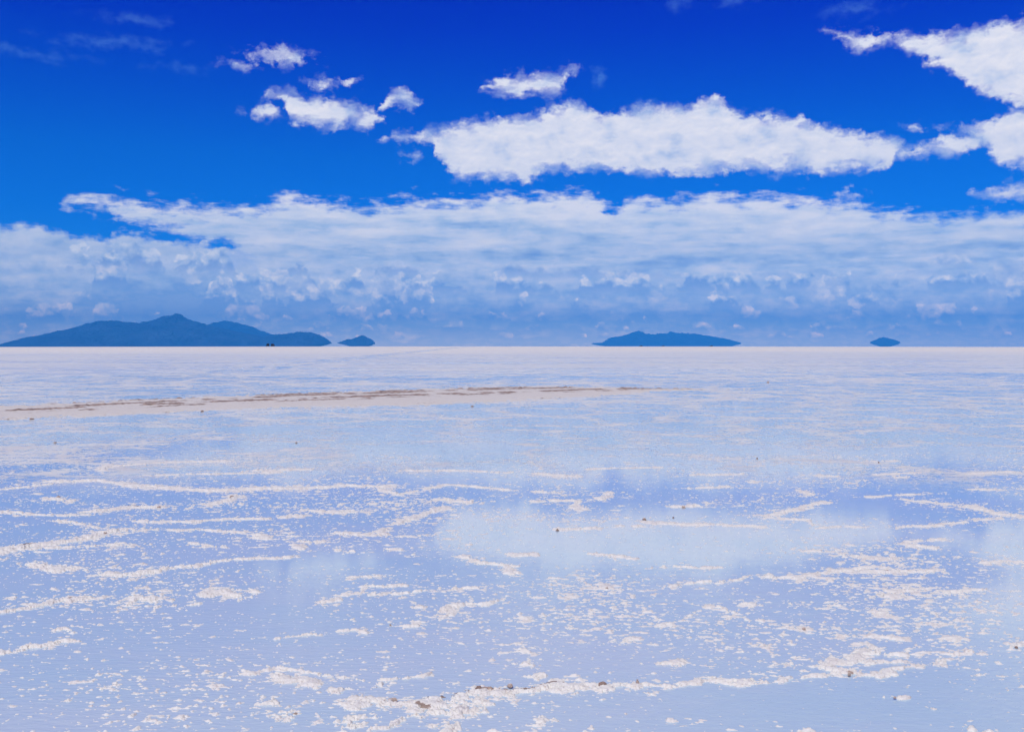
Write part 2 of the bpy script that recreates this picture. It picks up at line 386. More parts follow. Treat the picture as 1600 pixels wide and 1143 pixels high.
def mesh_from_grid(name, X, Y, Z, mat, keep=None, attrs=None, smooth=True):
    n0, n1 = X.shape
    idx = np.arange(n0 * n1).reshape(n0, n1)
    q = np.stack([idx[:-1, :-1], idx[:-1, 1:], idx[1:, 1:], idx[1:, :-1]], -1).reshape(-1, 4)
    co = np.stack([X, Y, Z], -1).reshape(-1, 3)
    if keep is not None:
        kf = keep.reshape(-1)[q].any(1); q = q[kf]
        used = np.zeros(len(co), bool); used[q.reshape(-1)] = True
        remap = np.cumsum(used) - 1; co = co[used]; q = remap[q]
    else: used = np.ones(len(co), bool)
    me = bpy.data.meshes.new(name)
    me.vertices.add(len(co)); me.vertices.foreach_set('co', co.astype(np.float32).reshape(-1))
    me.loops.add(len(q) * 4); me.loops.foreach_set('vertex_index', q.astype(np.int32).reshape(-1))
    me.polygons.add(len(q)); me.polygons.foreach_set('loop_start', np.arange(0, len(q) * 4, 4, dtype=np.int32))
    try: me.polygons.foreach_set('loop_total', np.full(len(q), 4, dtype=np.int32))
    except Exception: pass
    me.update(calc_edges=True)
    if smooth: me.polygons.foreach_set('use_smooth', np.ones(len(q), bool))
    for k, v in (attrs or {}).items():
        a = me.attributes.new(k, 'FLOAT', 'POINT'); a.data.foreach_set('value', v.reshape(-1)[used].astype(np.float32))
    me.materials.append(mat); me.validate()
    o = bpy.data.objects.new(name, me); C.objects.link(o)
    return o

def polyfield(X, Y, lines):    # for each line: distance in metres to a polyline, less its own half width -> the nearest
    best = np.full(X.shape, 9.0); lift = np.zeros(X.shape)
    for pts, hw in lines:
        P = [gp(*p) for p in pts]
        if len(P) == 1: P = [P[0], (P[0][0] + 1e-3, P[0][1])]
        P = np.array(P)
        m_ = 0.6 + hw
        sel = (X > P[:, 0].min() - m_) & (X < P[:, 0].max() + m_) & (Y > P[:, 1].min() - m_) & (Y < P[:, 1].max() + m_)
        if not sel.any(): continue
        x, y = X[sel], Y[sel]; d = np.full(x.shape, 9.0)
        for (ax, ay), (bx, by) in zip(P[:-1], P[1:]):
            vx, vy = bx - ax, by - ay; L2 = vx * vx + vy * vy + 1e-12
            t = np.clip(((x - ax) * vx + (y - ay) * vy) / L2, 0, 1)
            d = np.minimum(d, np.hypot(x - ax - t * vx, y - ay - t * vy))
        k = (d / hw)
        b = best[sel]; l = lift[sel]
        w = k < b
        b[w] = k[w]; l[w] = hw
        best[sel] = b; lift[sel] = l
    return best, lift

# ------------------------------------------------------------------ the salt flat (structure)
def tag(o, label=None, cat=None, group=None, kind=None):
    if label: o['label'] = label
    if cat: o['category'] = cat
    if group: o['group'] = group
    if kind: o['kind'] = kind
    return o

wet = make_ground_material()
rad = np.concatenate([[0.0, 1.0, 2.0], np.geomspace(3, 600, 90), np.linspace(610, 1100, 60), np.geomspace(1150, 26200, 40)])
ang = np.linspace(0, 2 * np.pi, 241)
RR, AA = np.meshgrid(rad, ang, indexing='ij')
ground = mesh_from_grid('salt_flat', RR * np.sin(AA), RR * np.cos(AA), gz(RR), wet)
tag(ground, 'white salt flat under a thin film of blue water', kind='structure')

# ------------------------------------------------------------------ near crust standing out of the water
LINES = [
 ([(575,1092),(610,1100),(650,1097)],.035), ([(650,1099),(700,1092),(745,1085),(800,1081)],.06), ([(800,1081),(860,1076),(905,1072)],.05),
 ([(905,1071),(940,1072),(1000,1072)],.035), ([(1000,1071),(1060,1066),(1100,1063)],.028), ([(1100,1063),(1150,1063),(1200,1061),(1225,1058),(1290,1058),(1320,1052),(1370,1053),(1420,1046),(1470,1033)],.026),
 ([(660,1100),(690,1106),(715,1106)],.085), ([(1300,1047),(1325,1050)],.05), ([(1222,1056)],.045), ([(745,1095),(755,1098)],.03),
 ([(368,1050),(398,1053)],.022), ([(428,1058),(450,1063),(500,1067)],.030), ([(440,1045),(500,1055),(570,1062),(590,1067)],.012),
 ([(590,1070)],.045), ([(612,1097)],.055), ([(455,1117)],.04), ([(540,1124),(560,1134)],.055), ([(600,1062),(640,1055),(678,1052)],.012), ([(580,1140),(625,1127),(660,1119)],.015),
 ([(520,1079),(535,1079)],.022), ([(546,1102),(560,1102)],.025), ([(565,1088)],.02), ([(690,1140),(700,1134)],.03), ([(405,1100),(420,1100)],.02),
 ([(0,1018),(40,1010)],.05), ([(40,1010),(95,1003)],.06), ([(100,985)],.045), ([(0,955),(50,946),(110,936),(145,936)],.03), ([(110,937)],.05),
 ([(205,945),(215,932),(250,936)],.045), ([(250,948),(305,945)],.015), ([(170,895),(200,899),(240,893)],.055), ([(325,930),(345,924),(365,932)],.05), ([(390,925)],.045),
 ([(0,862),(50,852),(110,845),(165,832),(195,828)],.085), ([(50,857),(110,855),(160,852),(215,851)],.03), ([(205,830),(250,827),(310,827)],.035),
 ([(0,764),(50,760),(90,754)],.05), ([(80,752),(150,750),(200,757)],.11), ([(200,758),(280,763),(340,766),(400,763)],.09), ([(400,763),(470,763),(540,758),(600,760)],.09), ([(600,766),(620,772),(700,757),(800,765)],.06),
 ([(0,800),(40,803)],.06), ([(25,805),(100,804),(150,803)],.03), ([(130,800),(170,796),(210,792),(250,792)],.07), ([(95,812),(120,817),(152,823)],.05), ([(225,814),(300,815),(365,810)],.05), ([(365,811),(420,809),(470,805)],.05), ([(490,798),(560,801)],.06),
 ([(250,888),(300,883),(350,875),(400,872),(450,870)],.035), ([(320,828),(370,833)],.03), ([(300,848),(350,855)],.025), ([(45,880),(70,885),(100,890)],.04), ([(80,778),(110,782)],.07),
 ([(400,835),(420,840)],.04), ([(470,845),(510,846)],.035), ([(455,850),(470,857)],.03), ([(325,788),(350,782),(365,775)],.07),
 ([(520,832),(560,834),(590,836),(600,826)],.05), ([(625,818),(640,808),(670,801),(700,793)],.055), ([(600,838),(660,838)],.025), ([(525,858),(560,862)],.03), ([(600,858),(625,858)],.03), ([(690,780),(740,785)],.08),
 ([(583,928),(630,925),(700,920),(750,917)],.022), ([(545,902),(600,899)],.025), ([(530,932),(570,925)],.022), ([(685,957),(720,944),(775,938)],.03), ([(690,962),(700,960)],.035), ([(560,917),(625,914)],.015),
 ([(720,870),(750,878),(790,885),(800,895)],.04), ([(425,1000),(470,993),(550,985)],.015), ([(565,986)],.03), ([(640,975),(650,975)],.03), ([(655,950)],.028), ([(510,940),(535,937)],.03),
 ([(1045,914),(1090,910)],.03), ([(1095,911),(1130,908)],.032), ([(1140,907),(1170,901),(1200,898)],.03), ([(1110,946),(1130,950),(1155,960)],.028), ([(1170,944)],.04), ([(1165,968),(1200,972)],.025),
 ([(828,1017)],.035), ([(828,1035)],.03), ([(838,1053)],.035), ([(812,966)],.035), ([(945,918)],.03), ([(965,1004)],.03), ([(1045,977)],.03), ([(1040,1036),(1080,1034)],.02),
 ([(1200,806),(1240,796),(1290,783)],.06), ([(1200,808),(1260,812),(1270,822)],.035), ([(1270,824),(1340,823)],.035), ([(1400,823),(1450,821),(1510,815)],.035), ([(1355,776),(1420,772),(1480,771)],.04), ([(1415,780),(1480,787)],.04), ([(1510,790),(1545,798),(1560,803),(1600,808)],.055), ([(1530,812),(1570,808)],.05),
 ([(1315,867),(1345,872),(1390,873)],.035), ([(1315,893),(1360,885)],.04), ([(1350,893),(1400,893),(1450,891)],.045), ([(1420,850),(1460,857)],.05), ([(1420,845),(1480,842)],.04), ([(1200,901),(1240,903),(1290,895)],.03), ([(1375,930),(1400,928),(1418,920)],.055), ([(1475,924),(1540,921)],.022), ([(1370,956)],.045), ([(1250,905),(1262,903)],.05), ([(1536,880),(1600,878)],.03),
 ([(1305,1032),(1340,1022),(1360,1010)],.032), ([(1360,1020),(1410,1022)],.03), ([(1350,1033),(1400,1034)],.03), ([(1475,1024),(1515,1018)],.035), ([(1588,1010),(1600,1008)],.04), ([(1256,981)],.035), ([(1298,943)],.03), ([(1240,944)],.03), ([(1457,1106)],.03), ([(1415,1090)],.02), ([(1385,1087)],.018), ([(1200,1010)],.035), ([(1480,996)],.035),
 ([(1535,1053)],.025), ([(1528,1141)],.03), ([(1240,1034),(1210,1037)],.025), ([(1060,1131)],.02), ([(855,1128)],.025), ([(1320,995),(1360,994)],.03), ([(1375,995),(1405,996)],.025),
 ([(640,735),(720,735),(800,738)],.07), ([(400,735),(480,733)],.08), ([(840,740),(900,745)],.08), ([(920,733),(975,731),(1030,730)],.05), ([(840,783),(900,782),(905,795)],.07), ([(835,768),(860,769)],.05), ([(940,780),(952,770)],.06), ([(1080,742),(1160,740)],.05), ([(1080,763),(1140,760)],.06), ([(1180,753)],.07), ([(1250,766),(1262,772)],.07), ([(1280,742),(1300,744)],.06), ([(1370,741),(1430,739)],.05), ([(1400,746),(1420,745)],.06),
 ([(1520,741),(1560,736),(1600,739)],.06), ([(1515,765),(1560,764)],.04), ([(160,735),(175,725)],.07), ([(180,728),(260,722),(350,720)],.07), ([(230,742),(330,740),(430,738)],.06), ([(1360,720),(1405,720)],.05),
 ([(1000,815),(1060,818),(1160,821),(1200,823)],.05), ([(970,823),(1000,822)],.05), ([(870,827),(930,825)],.04), ([(925,866),(990,871)],.05), ([(1010,888),(1060,886),(1130,886)],.02), ([(800,866),(830,865)],.035), ([(1255,862),(1285,861)],.04), ([(1055,791),(1090,790)],.06),
]
# how thickly the little flakes lie: (px, py, radius x, radius y, amount)
DENSE = [(1050,980,260,60,.10),(1380,890,130,50,.13),(1330,1000,150,40,.07),(900,920,150,30,.06),(480,800,300,50,.10),(150,860,200,60,.06),(250,930,200,30,.05),(500,1040,150,20,.04),(300,1100,260,40,.04),(700,790,120,30,.08),(1520,960,110,40,.08),(700,990,200,40,.03),(160,1090,120,30,.02),(1300,760,250,40,.05),
         (1200,1110,420,32,-.20),(300,1010,170,28,-.12),(650,1010,200,20,-.05),(900,850,170,35,-.10),(1330,800,70,20,-.18),(650,880,120,22,-.06),(60,1060,60,16,-.08),(450,900,60,20,-.06),(1500,1080,160,50,-.10)]

crust_mat = make_crust_material('salt_crust')
rows = []
py = 1165.0
while py > 692.0:
    rows.append(py); py -= 0.62 if py > 800 else 0.5
PY = np.array(rows)
D = np.array([gp(800, p)[1] for p in PY])
tanx = np.concatenate([np.linspace(-0.80, -0.56, 90, endpoint=False), np.linspace(-0.56, 0.56, 1500, endpoint=False), np.linspace(0.56, 0.80, 90)])
X = D[:, None] * tanx[None, :]; Y = np.repeat(D[:, None], len(tanx), 1)
PXX = 800 + F * tanx[None, :] * np.ones_like(X) ; PYY = np.repeat(PY[:, None], len(tanx), 1)
wxn = fbm(X * 3.1, Y * 3.1, 3, .6, 3.0) * 0.085 + fbm(X * 14, Y * 14, 3, .6, 8.0) * 0.022
wyn = fbm(X * 3.1, Y * 3.1, 3, .6, 13.0) * 0.085 + fbm(X * 14, Y * 14, 3, .6, 18.0) * 0.022
kd, hw = polyfield(X + wxn, Y + wyn, [(p_, h_ * (0.72 if p_[0][1] < 870 else 0.9)) for p_, h_ in LINES])
dn_ = np.zeros_like(X)
for (cx, cy, rx, ry, a) in DENSE:
    dn_ += a * np.exp(-(((PXX - cx) / rx) ** 2 + ((PYY - cy) / ry) ** 2))
flake = fbm(X * 6.5, Y * 11.0, 4, .58, 41.0)
flake2 = fbm(X * 13.0, Y * 22.0, 3, .58, 77.0)
patch = fbm(X * 0.9, Y * 1.1, 3, .55, 5.0)
nearline = np.exp(-np.clip(kd - 1, 0, 9) ** 2 / 5.0)
thr = 0.415 - dn_ * 0.95 - patch * 0.22 - nearline * 0.15
flake3 = fbm(X * 24.0, Y * 36.0, 2, .5, 177.0)
M = np.maximum(np.maximum(flake - thr, (flake2 - thr) * 0.8), (flake3 - thr - 0.08) * 0.6)
wob = 1.0 + 0.9 * fbm(X * 1.9, Y * 1.9, 2, .6, 66.0)
core = (1.0 - kd / np.clip(wob, 0.25, 2.2)) * (0.34 + 2.4 * hw) + fbm(X * 12, Y * 20, 5, .74, 21.0) * 1.15 + 0.75 * fbm(X * 3.2, Y * 3.2, 3, .6, 99.0) - 0.03
M = np.maximum(M, np.where(kd < 3.0, core, -1))
grain = fbm(X * 45, Y * 45, 3, .65, 3.3)
lump = np.clip(fbm(X * 11, Y * 11, 3, .6, 61.0) + 0.35, 0, 2)
Hh = np.where(M > 0, 0.0012 + 0.009 * sstep(0, 0.35, M) + 0.006 * grain * sstep(0, .12, M), -0.004)
Hh += np.where(kd < 1.4, hw * 0.26 * sstep(1.3, 0.1, kd) * lump * sstep(0, .2, M), 0)
fade = sstep(692, 715, PYY)
keep = (M > -0.02) & (M * fade + (fade - 1) * 0.4 > -0.02)
Hh = np.where(M > 0, Hh, -0.004)
stain = 0.30 * sstep(0.6, 0.0, kd) * (hw > 0.04) + 0.35 * fbm(X * 7, Y * 12, 3, .6, 91.0) * (kd < 1)
# the muddy seam along the foreground ridge and other rusty patches
ks, _ = polyfield(X + wxn * 0.4, Y + wyn * 0.4, [([(655,1092),(690,1087)],.02), ([(695,1089),(725,1080),(760,1079)],.018), ([(750,1081),(790,1076),(810,1078)],.02), ([(812,1077),(850,1070),(900,1067)],.014), ([(600,1094),(622,1095)],.02), ([(655,1103),(668,1106)],.02), ([(590,1074)],.015), ([(460,1115)],.018), ([(68,1002),(78,998)],.02), ([(110,936)],.02), ([(1325,1052)],.016), ([(1223,1055)],.012), ([(165,833)],.025), ([(30,853),(60,850)],.02), ([(175,792),(248,791)],.02), ([(1385,893)],.02)])
stain = np.maximum(stain, 1.0 * sstep(1.5, 0.3, ks))
crust_o = mesh_from_grid('salt_crust', X, Y, Hh, crust_mat, keep, {'stain': np.clip(stain, 0, 1)})
tag(crust_o, 'broken white salt crust and low ridges standing out of the shallow water', kind='structure')
del X, Y, PXX, PYY

# ------------------------------------------------------------------ the salt track crossing from the left
UP = [(-160,640),(0,632),(120,627),(300,619),(500,611),(700,605),(870,602),(1000,604),(1160,606),(1230,607)]
LO = [(-160,668),(0,659),(100,654),(250,648),(400,641),(550,638),(650,637),(750,633),(900,624),(1050,614),(1160,610),(1230,608.5)]
def resample(L, n):
    P = np.array([gp(*p) for p in L]); s = np.concatenate([[0], np.cumsum(np.hypot(*np.diff(P, axis=0).T))])
    t = np.linspace(0, s[-1], n); return np.interp(t, s, P[:, 0]), np.interp(t, s, P[:, 1])
NA, NB = 1300, 150
ux, uy = resample(UP, NA); lx, ly = resample(LO, NA)
tt = np.linspace(-0.12, 1.12, NB)
X = lx[:, None] + (ux - lx)[:, None] * tt[None]; Y = ly[:, None] + (uy - ly)[:, None] * tt[None]
S = np.repeat(np.cumsum(np.concatenate([[0], np.hypot(np.diff(lx), np.diff(ly))]))[:, None], NB, 1); T = np.repeat(tt[None], NA, 0)
tail = sstep(S.max() - 1.0, S.max() - 9.0, S)
edge = np.minimum(T, 1 - T) - 0.45 * (1 - tail) + fbm(X * 0.9, Y * 0.9, 4, .6, 2.0) * 0.16 + fbm(X * 5, Y * 5, 3, .6, 2.0) * 0.22 - 0.06
bank = sstep(0.0, 0.12, edge)
rutd = np.zeros_like(X); rough = fbm(X * 3, Y * 3, 4, .6, 31.0)
Zt = -0.01 + bank * (0.018 + 0.012 * rough)
st_ = np.zeros_like(X)
for k, (c, wd, amt, sd_) in enumerate([(0.88, .045, .9, 1.), (0.72, .055, 1.0, 2.), (0.56, .06, 1.0, 3.), (0.44, .03, .8, 4.), (0.12, .04, .55, 5.)]):
    cc = c + fbm(S * 0.12, S * 0 + k * 3.7, 3, .5, 4.0 * k) * 0.09
    gate = sstep(-0.05, 0.20, fbm(S * 0.55 + 9 * k, S * 0 + k, 4, .6, 7.0 * k) + (0.14 if amt > .8 else 0.0))
    prof = np.exp(-((T - cc) / (wd * 0.75)) ** 2)
    crumb = np.clip(fbm(X * 5, Y * 5, 3, .6, 3.0 * k) + 0.4, 0, 1.5)
    Zt += bank * gate * amt * (0.05 * prof * crumb)
    st_ = np.maximum(st_, gate * amt * prof * (0.55 + 0.9 * crumb * .5))
st_ += (0.14 + 0.38 * np.clip(fbm(X * 1.2, Y * 1.2, 4, .6, 50.) + .3, 0, 1)) * sstep(0.15, 0.45, T)
st_ *= sstep(S.max(), S.max() - 4.0, S) * 0.5 + 0.5
road_mat = make_crust_material('track_salt', True)
road = mesh_from_grid('track', X, Y, Zt, road_mat, edge > -0.02, {'stain': np.clip(st_, 0, 1)})
tag(road, 'raised dry salt track with muddy brown ruts crossing the flat', kind='structure')

# ------------------------------------------------------------------ clods of dirty salt lying on the crust
clod_mats = [simple('clod_brown', (0.30, 0.21, 0.17), 0.85, vary=0.5, scale=40), simple('clod_tan', (0.44, 0.35, 0.29), 0.85, vary=0.4, scale=40)]
def clod(px, py, w, h, mi, label, seed, group=None):
    x, y = gp(px, py)
    dist = math.hypot(x, y)
    k_ = 1.0 if py > 1040 else 0.68
    rw = w * 0.42 * k_ * dist / F; rh = h * 0.75 * k_ * dist / F
    bm = bmesh.new(); bmesh.ops.create_icosphere(bm, subdivisions=4, radius=1.0)
    co = np.array([v.co[:] for v in bm.verts])
    n = fbm(co[:, 0] * 1.3 + co[:, 2] * .7 + seed, co[:, 1] * 1.3 - co[:, 2] * .9 + seed, 4, .65, seed * 3.1)
    n2 = np.abs(fbm(co[:, 0] * 3 - co[:, 2] + seed, co[:, 1] * 3 + co[:, 2] * 1.3, 3, .6, seed))
    s = 1 + n * 0.55 - n2 * 0.4
    for v, k in zip(bm.verts, s):
        z = v.co.z * k
        v.co = (v.co.x * k * rw, v.co.y * k * rw * 0.8, max(z, -0.35) * rh * 0.75)
    me = bpy.data.meshes.new('salt_clod'); bm.to_mesh(me); bm.free()
    me.materials.append(clod_mats[mi])
    for p in me.polygons: p.use_smooth = False
    o = bpy.data.objects.new('salt_clod', me); C.objects.link(o)
    o.location = (x, y, 0.12 * rh * 0.75 + 0.008 * (py > 1040)); o.rotation_euler = (0, 0, seed)
    tag(o, label, 'salt clod', group)
    return o
GC = 'clods of dirty salt lying on the crust'
CL = [
 (941,1072,17,8,0,'dark brown clod on the foreground salt ridge, largest and darkest of all clods'),
 (996,1069,8,9,1,'small upright tan clod on the foreground ridge just right of the darkest clod'),
 (748,1078,13,8,0,'rusty brown clod behind the muddy seam at the left half of the foreground ridge'),
 (797,1074,13,6,1,'pale tan clod on the foreground ridge between the rusty clod and the dark one'),
 (614,1096,16,6,1,'reddish tan clod on a round salt mound left of the foreground ridge'),
 (1327,1056,7,6,1,'small tan clod on the round swelling near the right end of the foreground ridge'),
 (1588,1012,8,8,0,'dark clod close to the right edge of the photo, beyond the foreground ridge'),
 (1398,1092,6,3,1,'small clod of crust alone in open water at the bottom right'),
 (363,777,15,7,0,'dark brown clod at the near side of the long white crust band on the left'),
 (91,778,11,9,1,'tan clod on a star shaped crust patch near the left edge'),
 (165,834,8,5,0,'small dark clod on the thick slanting crust ridge at the left'),
 (248,793,11,6,1,'tan clod at the right end of a short crust ridge at the left'),
 (663,803,10,5,0,'brown clod on the bent crust ridge left of the bright cloud reflection'),
 (497,846,11,4,0,'flat brown clod on a thin crust strip below the long white band'),
 (871,829,9,8,0,'brown clod with a pointed top at the left of the bright cloud reflection'),
 (1007,812,11,7,0,'brown double humped clod in the middle of the bright cloud reflection'),
 (1052,809,6,5,0,'tiny dark clod just right of the double humped clod'),
 (1068,793,13,7,1,'tan clod with a peak beyond the tiny dark clod'),
 (1183,717,5,6,0,'tiny dark clod far out right of centre, below the end of the muddy track'),
 (1373,723,5,6,0,'tiny dark clod far out on the right, alone on pale crust'),
 (610,977,6,8,1,'small tan clod alone in the water above the foreground ridge'),
 (712,946,8,5,1,'brown tipped clod on a narrow crust strip left of centre'),
 (1256,984,11,10,1,'round pale clod alone in flecked water on the right'),
 (948,920,8,8,1,'pale round clod on a thin crust line near the centre'),
 (86,692,8,5,1,'small tan clod on the far left water, just in front of the muddy track'),
 (463,692,6,4,0,'tiny dark clod on the water left of centre, in front of the muddy track'),
 (316,643,9,5,0,'dark clod on the near edge of the muddy track'),
 (738,635,8,4,0,'dark clod on the near edge of the muddy track near the centre'),
 (50,655,12,5,0,'reddish dark clod on the near edge of the muddy track at the far left'),
 (1200,597,7,4,1,'pale clod beyond the right end of the muddy track'),
]
for i, (px, py, w, h, mi, lab) in enumerate(CL):
    clod(px, py, w, h, mi, lab, i * 1.37 + 0.5, GC)

# ------------------------------------------------------------------ far islands
def make_land():
    m, q, b = material('island_rock')
    x, y, z = position(q)
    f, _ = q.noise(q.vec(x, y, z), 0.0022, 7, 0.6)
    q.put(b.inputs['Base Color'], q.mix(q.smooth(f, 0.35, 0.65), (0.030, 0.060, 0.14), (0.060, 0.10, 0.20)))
    bm = q.nodes.new('ShaderNodeBump'); bm.inputs['Strength'].default_value = 1.0; bm.inputs['Distance'].default_value = 1.0
    rg, _ = q.noise(q.vec(x, y, z * 2.0), 0.0011, 8, 0.62)
    q.put(bm.inputs['Height'], rg * 900.0); q.links.new(bm.outputs[0], b.inputs['Normal'])
    b.inputs['Roughness'].default_value = 0.95; b.inputs['Specular IOR Level'].default_value = 0.1
    return m
land = make_land()
def island(name, top, bot, dist, depth, label, seed):
    tx = np.array([p[0] for p in top], float); ty = np.array([p[1] for p in top], float)
    bx = np.array([p[0] for p in bot], float); by = np.array([p[1] for p in bot], float)
    n = max(60, int((tx[-1] - tx[0]) * 0.8)); xs = np.linspace(tx[0], tx[-1], n)
    T_ = np.interp(xs, tx, ty); B_ = np.interp(xs, bx, by)
    T_ -= perlin(xs * 0.11 + seed, xs * 0 + seed) * 2.2 * np.sin(np.pi * np.linspace(0, 1, n)) + perlin(xs * 0.31 + seed, xs * 0 + 3.3) * 1.7 * np.sin(np.pi * np.linspace(0, 1, n))
    PX = np.array([ray(a, b) for a, b in zip(xs, T_)]); PB = np.array([ray(a, b) for a, b in zip(xs, B_)])
    wx = PX[:, 0] / PX[:, 1] * dist; zt = H + PX[:, 2] / PX[:, 1] * dist; zb = H + PB[:, 2] / PB[:, 1] * dist
    zb = np.minimum(zb, zt - 0.5)
    u = np.linspace(0, 1, n); W = depth * np.clip(np.sin(np.pi * u), 0, 1) ** 0.5 * 0.5 + 10
    m_ = 14; s = np.linspace(-1, 1, 2 * m_ + 1)
    X = np.repeat(wx[:, None], len(s), 1); Yy = dist + W[:, None] * s[None]
    zm = zb + (zt - zb) * 0.12
    up = (1 - np.abs(s) ** 1.4)[None]
    gul = 1 + 0.42 * fbm(X / depth * 12 + seed, Yy / depth * 7, 6, .65, seed) * (np.abs(s)[None] > 0.04) * (1 - up * 0.6)
    Z = zm[:, None] + (zt - zm)[:, None] * np.clip(up * np.minimum(gul, 1.0 / np.maximum(up, 0.2)), 0, 1)
    sl = s[::-1][1:-1]
    Xl = np.repeat(wx[:, None], len(sl), 1); Yl = dist + W[:, None] * sl[None]
    Zl = zm[:, None] - (zm - zb)[:, None] * (1 - np.abs(sl) ** 1.4)[None]  # undercut underside: the mirage's mirrored image built into the island shape
    XX = np.concatenate([X, Xl, X[:, :1]], 1); YY = np.concatenate([Yy, Yl, Yy[:, :1]], 1); ZZ = np.concatenate([Z, Zl, Z[:, :1]], 1)
    o = mesh_from_grid(name, XX, YY, ZZ, land)
    tag(o, label, kind='structure'); return o
ISLES = [
 ('mountain', [(8,537),(30,530),(60,524),(100,516),(130,508),(160,502),(180,500),(195,503),(215,505),(240,500),(262,494),(275,490),(290,497),(310,504),(330,509),(350,514),(375,519),(400,523),(425,530),(436,538)], [(8,538),(25,541),(60,546),(430,546),(436,540)], 15000, 3200, 'broad blue mountain on the left horizon, highest of all, its summit in cloud', 1.0),
 ('mountain', [(300,520),(320,508),(335,504),(352,501),(370,503.5),(395,511),(415,519),(432,524),(450,533)], [(300,546),(450,546)], 19000, 2600, 'paler blue rounded mountain behind the right shoulder of the highest mountain', 5.0),
 ('hill', [(405,532),(418,524),(430,522.5),(445,521.5),(460,519),(480,518.5),(495,521),(507,527),(517,534.5)], [(405,546),(490,543),(503,540),(517,536)], 14600, 1500, 'low round blue hill at the right end of the left mountain', 9.0),
 ('island', [(528,535),(545,529.5),(557,527),(566,523),(574,527),(582,530.5),(586,535.5)], [(528,536),(545,540),(555,544),(570,544),(580,539.5),(586,537)], 15500, 600, 'small blue pointed island just right of the left mountain', 12.0),
 ('island', [(925,536),(940,535),(955,527),(970,524.5),(985,521),(997,515.5),(1010,522),(1030,521),(1050,518.5),(1062,520),(1085,521),(1110,525),(1135,529),(1150,533),(1157,535)], [(925,537.5),(945,541),(960,546),(1120,546),(1140,540.5),(1157,536.5)], 24000, 2600, 'long pale blue island with one peak, right of the centre of the horizon', 15.0),
 ('island', [(1360,534),(1370,529),(1381,526.5),(1395,529.5),(1406,534)], [(1360,535.5),(1370,539),(1377,541.5),(1389,541.5),(1397,539),(1406,535.5)], 20500, 500, 'small pale blue lens shaped island on the right horizon', 19.0),
]
for nm, t_, b_, d_, dp, lb, sd_ in ISLES: island(nm, t_, b_, d_, dp, lb, sd_)

# ------------------------------------------------------------------ off-road vehicles far out on the salt
M_paint = simple('dark_paint', (0.003, 0.006, 0.02), 0.7)
M_paint.node_tree.nodes['Principled BSDF'].inputs['Specular IOR Level'].default_value = 0.1
M_glass = simple('tinted_glass', (0.003, 0.005, 0.01), 0.3)
M_tyre = simple('tyre_rubber', (0.015, 0.015, 0.016), 0.9)
M_rim = simple('wheel_rim', (0.25, 0.25, 0.26), 0.4, 0.8)
M_lamp = simple('lamp_glass', (0.6, 0.6, 0.62), 0.15)
M_rack = simple('black_metal', (0.02, 0.02, 0.02), 0.5, 0.6)
M_bag = simple('tarpaulin', (0.03, 0.035, 0.06), 0.8)
def link(name, bm, mat, parent=None):
    me = bpy.data.meshes.new(name); bm.to_mesh(me); bm.free(); me.materials.append(mat)
    o = bpy.data.objects.new(name, me); C.objects.link(o)
    if parent: o.parent = parent
    return o
def box(bm, x0, x1, y0, y1, z0, z1, top=1.0, bev=0.0):
    vs_ = [bm.verts.new(p) for p in ((x0,y0,z0),(x1,y0,z0),(x1,y1,z0),(x0,y1,z0))]
    cx, cy = (x0+x1)/2, (y0+y1)/2
    vt = [bm.verts.new((cx+(x-cx)*top, cy+(y-cy)*top, z1)) for x, y in ((x0,y0),(x1,y0),(x1,y1),(x0,y1))]
    fs = [bm.faces.new(vs_[::-1]), bm.faces.new(vt)] + [bm.faces.new((vs_[i], vs_[(i+1)%4], vt[(i+1)%4], vt[i])) for i in range(4)]
    if bev:
        es = {e for f in fs for e in f.edges}
        bmesh.ops.bevel(bm, geom=list(es), offset=bev, segments=2, affect='EDGES')
def prism(bm, prof, y0, y1, bev=0.03):
    a = [bm.verts.new((x, y0, z)) for x, z in prof]; b_ = [bm.verts.new((x, y1, z)) for x, z in prof]
    n = len(prof); fs = [bm.faces.new(a), bm.faces.new(b_[::-1])]
    for i in range(n): fs.append(bm.faces.new((a[(i+1)%n], a[i], b_[i], b_[(i+1)%n])))
    bmesh.ops.recalc_face_normals(bm, faces=fs)
    if bev: bmesh.ops.bevel(bm, geom=list({e for f in fs for e in f.edges}), offset=bev, segments=2, affect='EDGES')
def cyl(bm, x, y, z, r, w, seg=24):
    from mathutils import Matrix
    bmesh.ops.create_cone(bm, cap_ends=True, segments=seg, radius1=r, radius2=r, depth=w, matrix=Matrix.Translation((x, y, z)) @ Matrix.Rotation(R_(90), 4, 'X'))
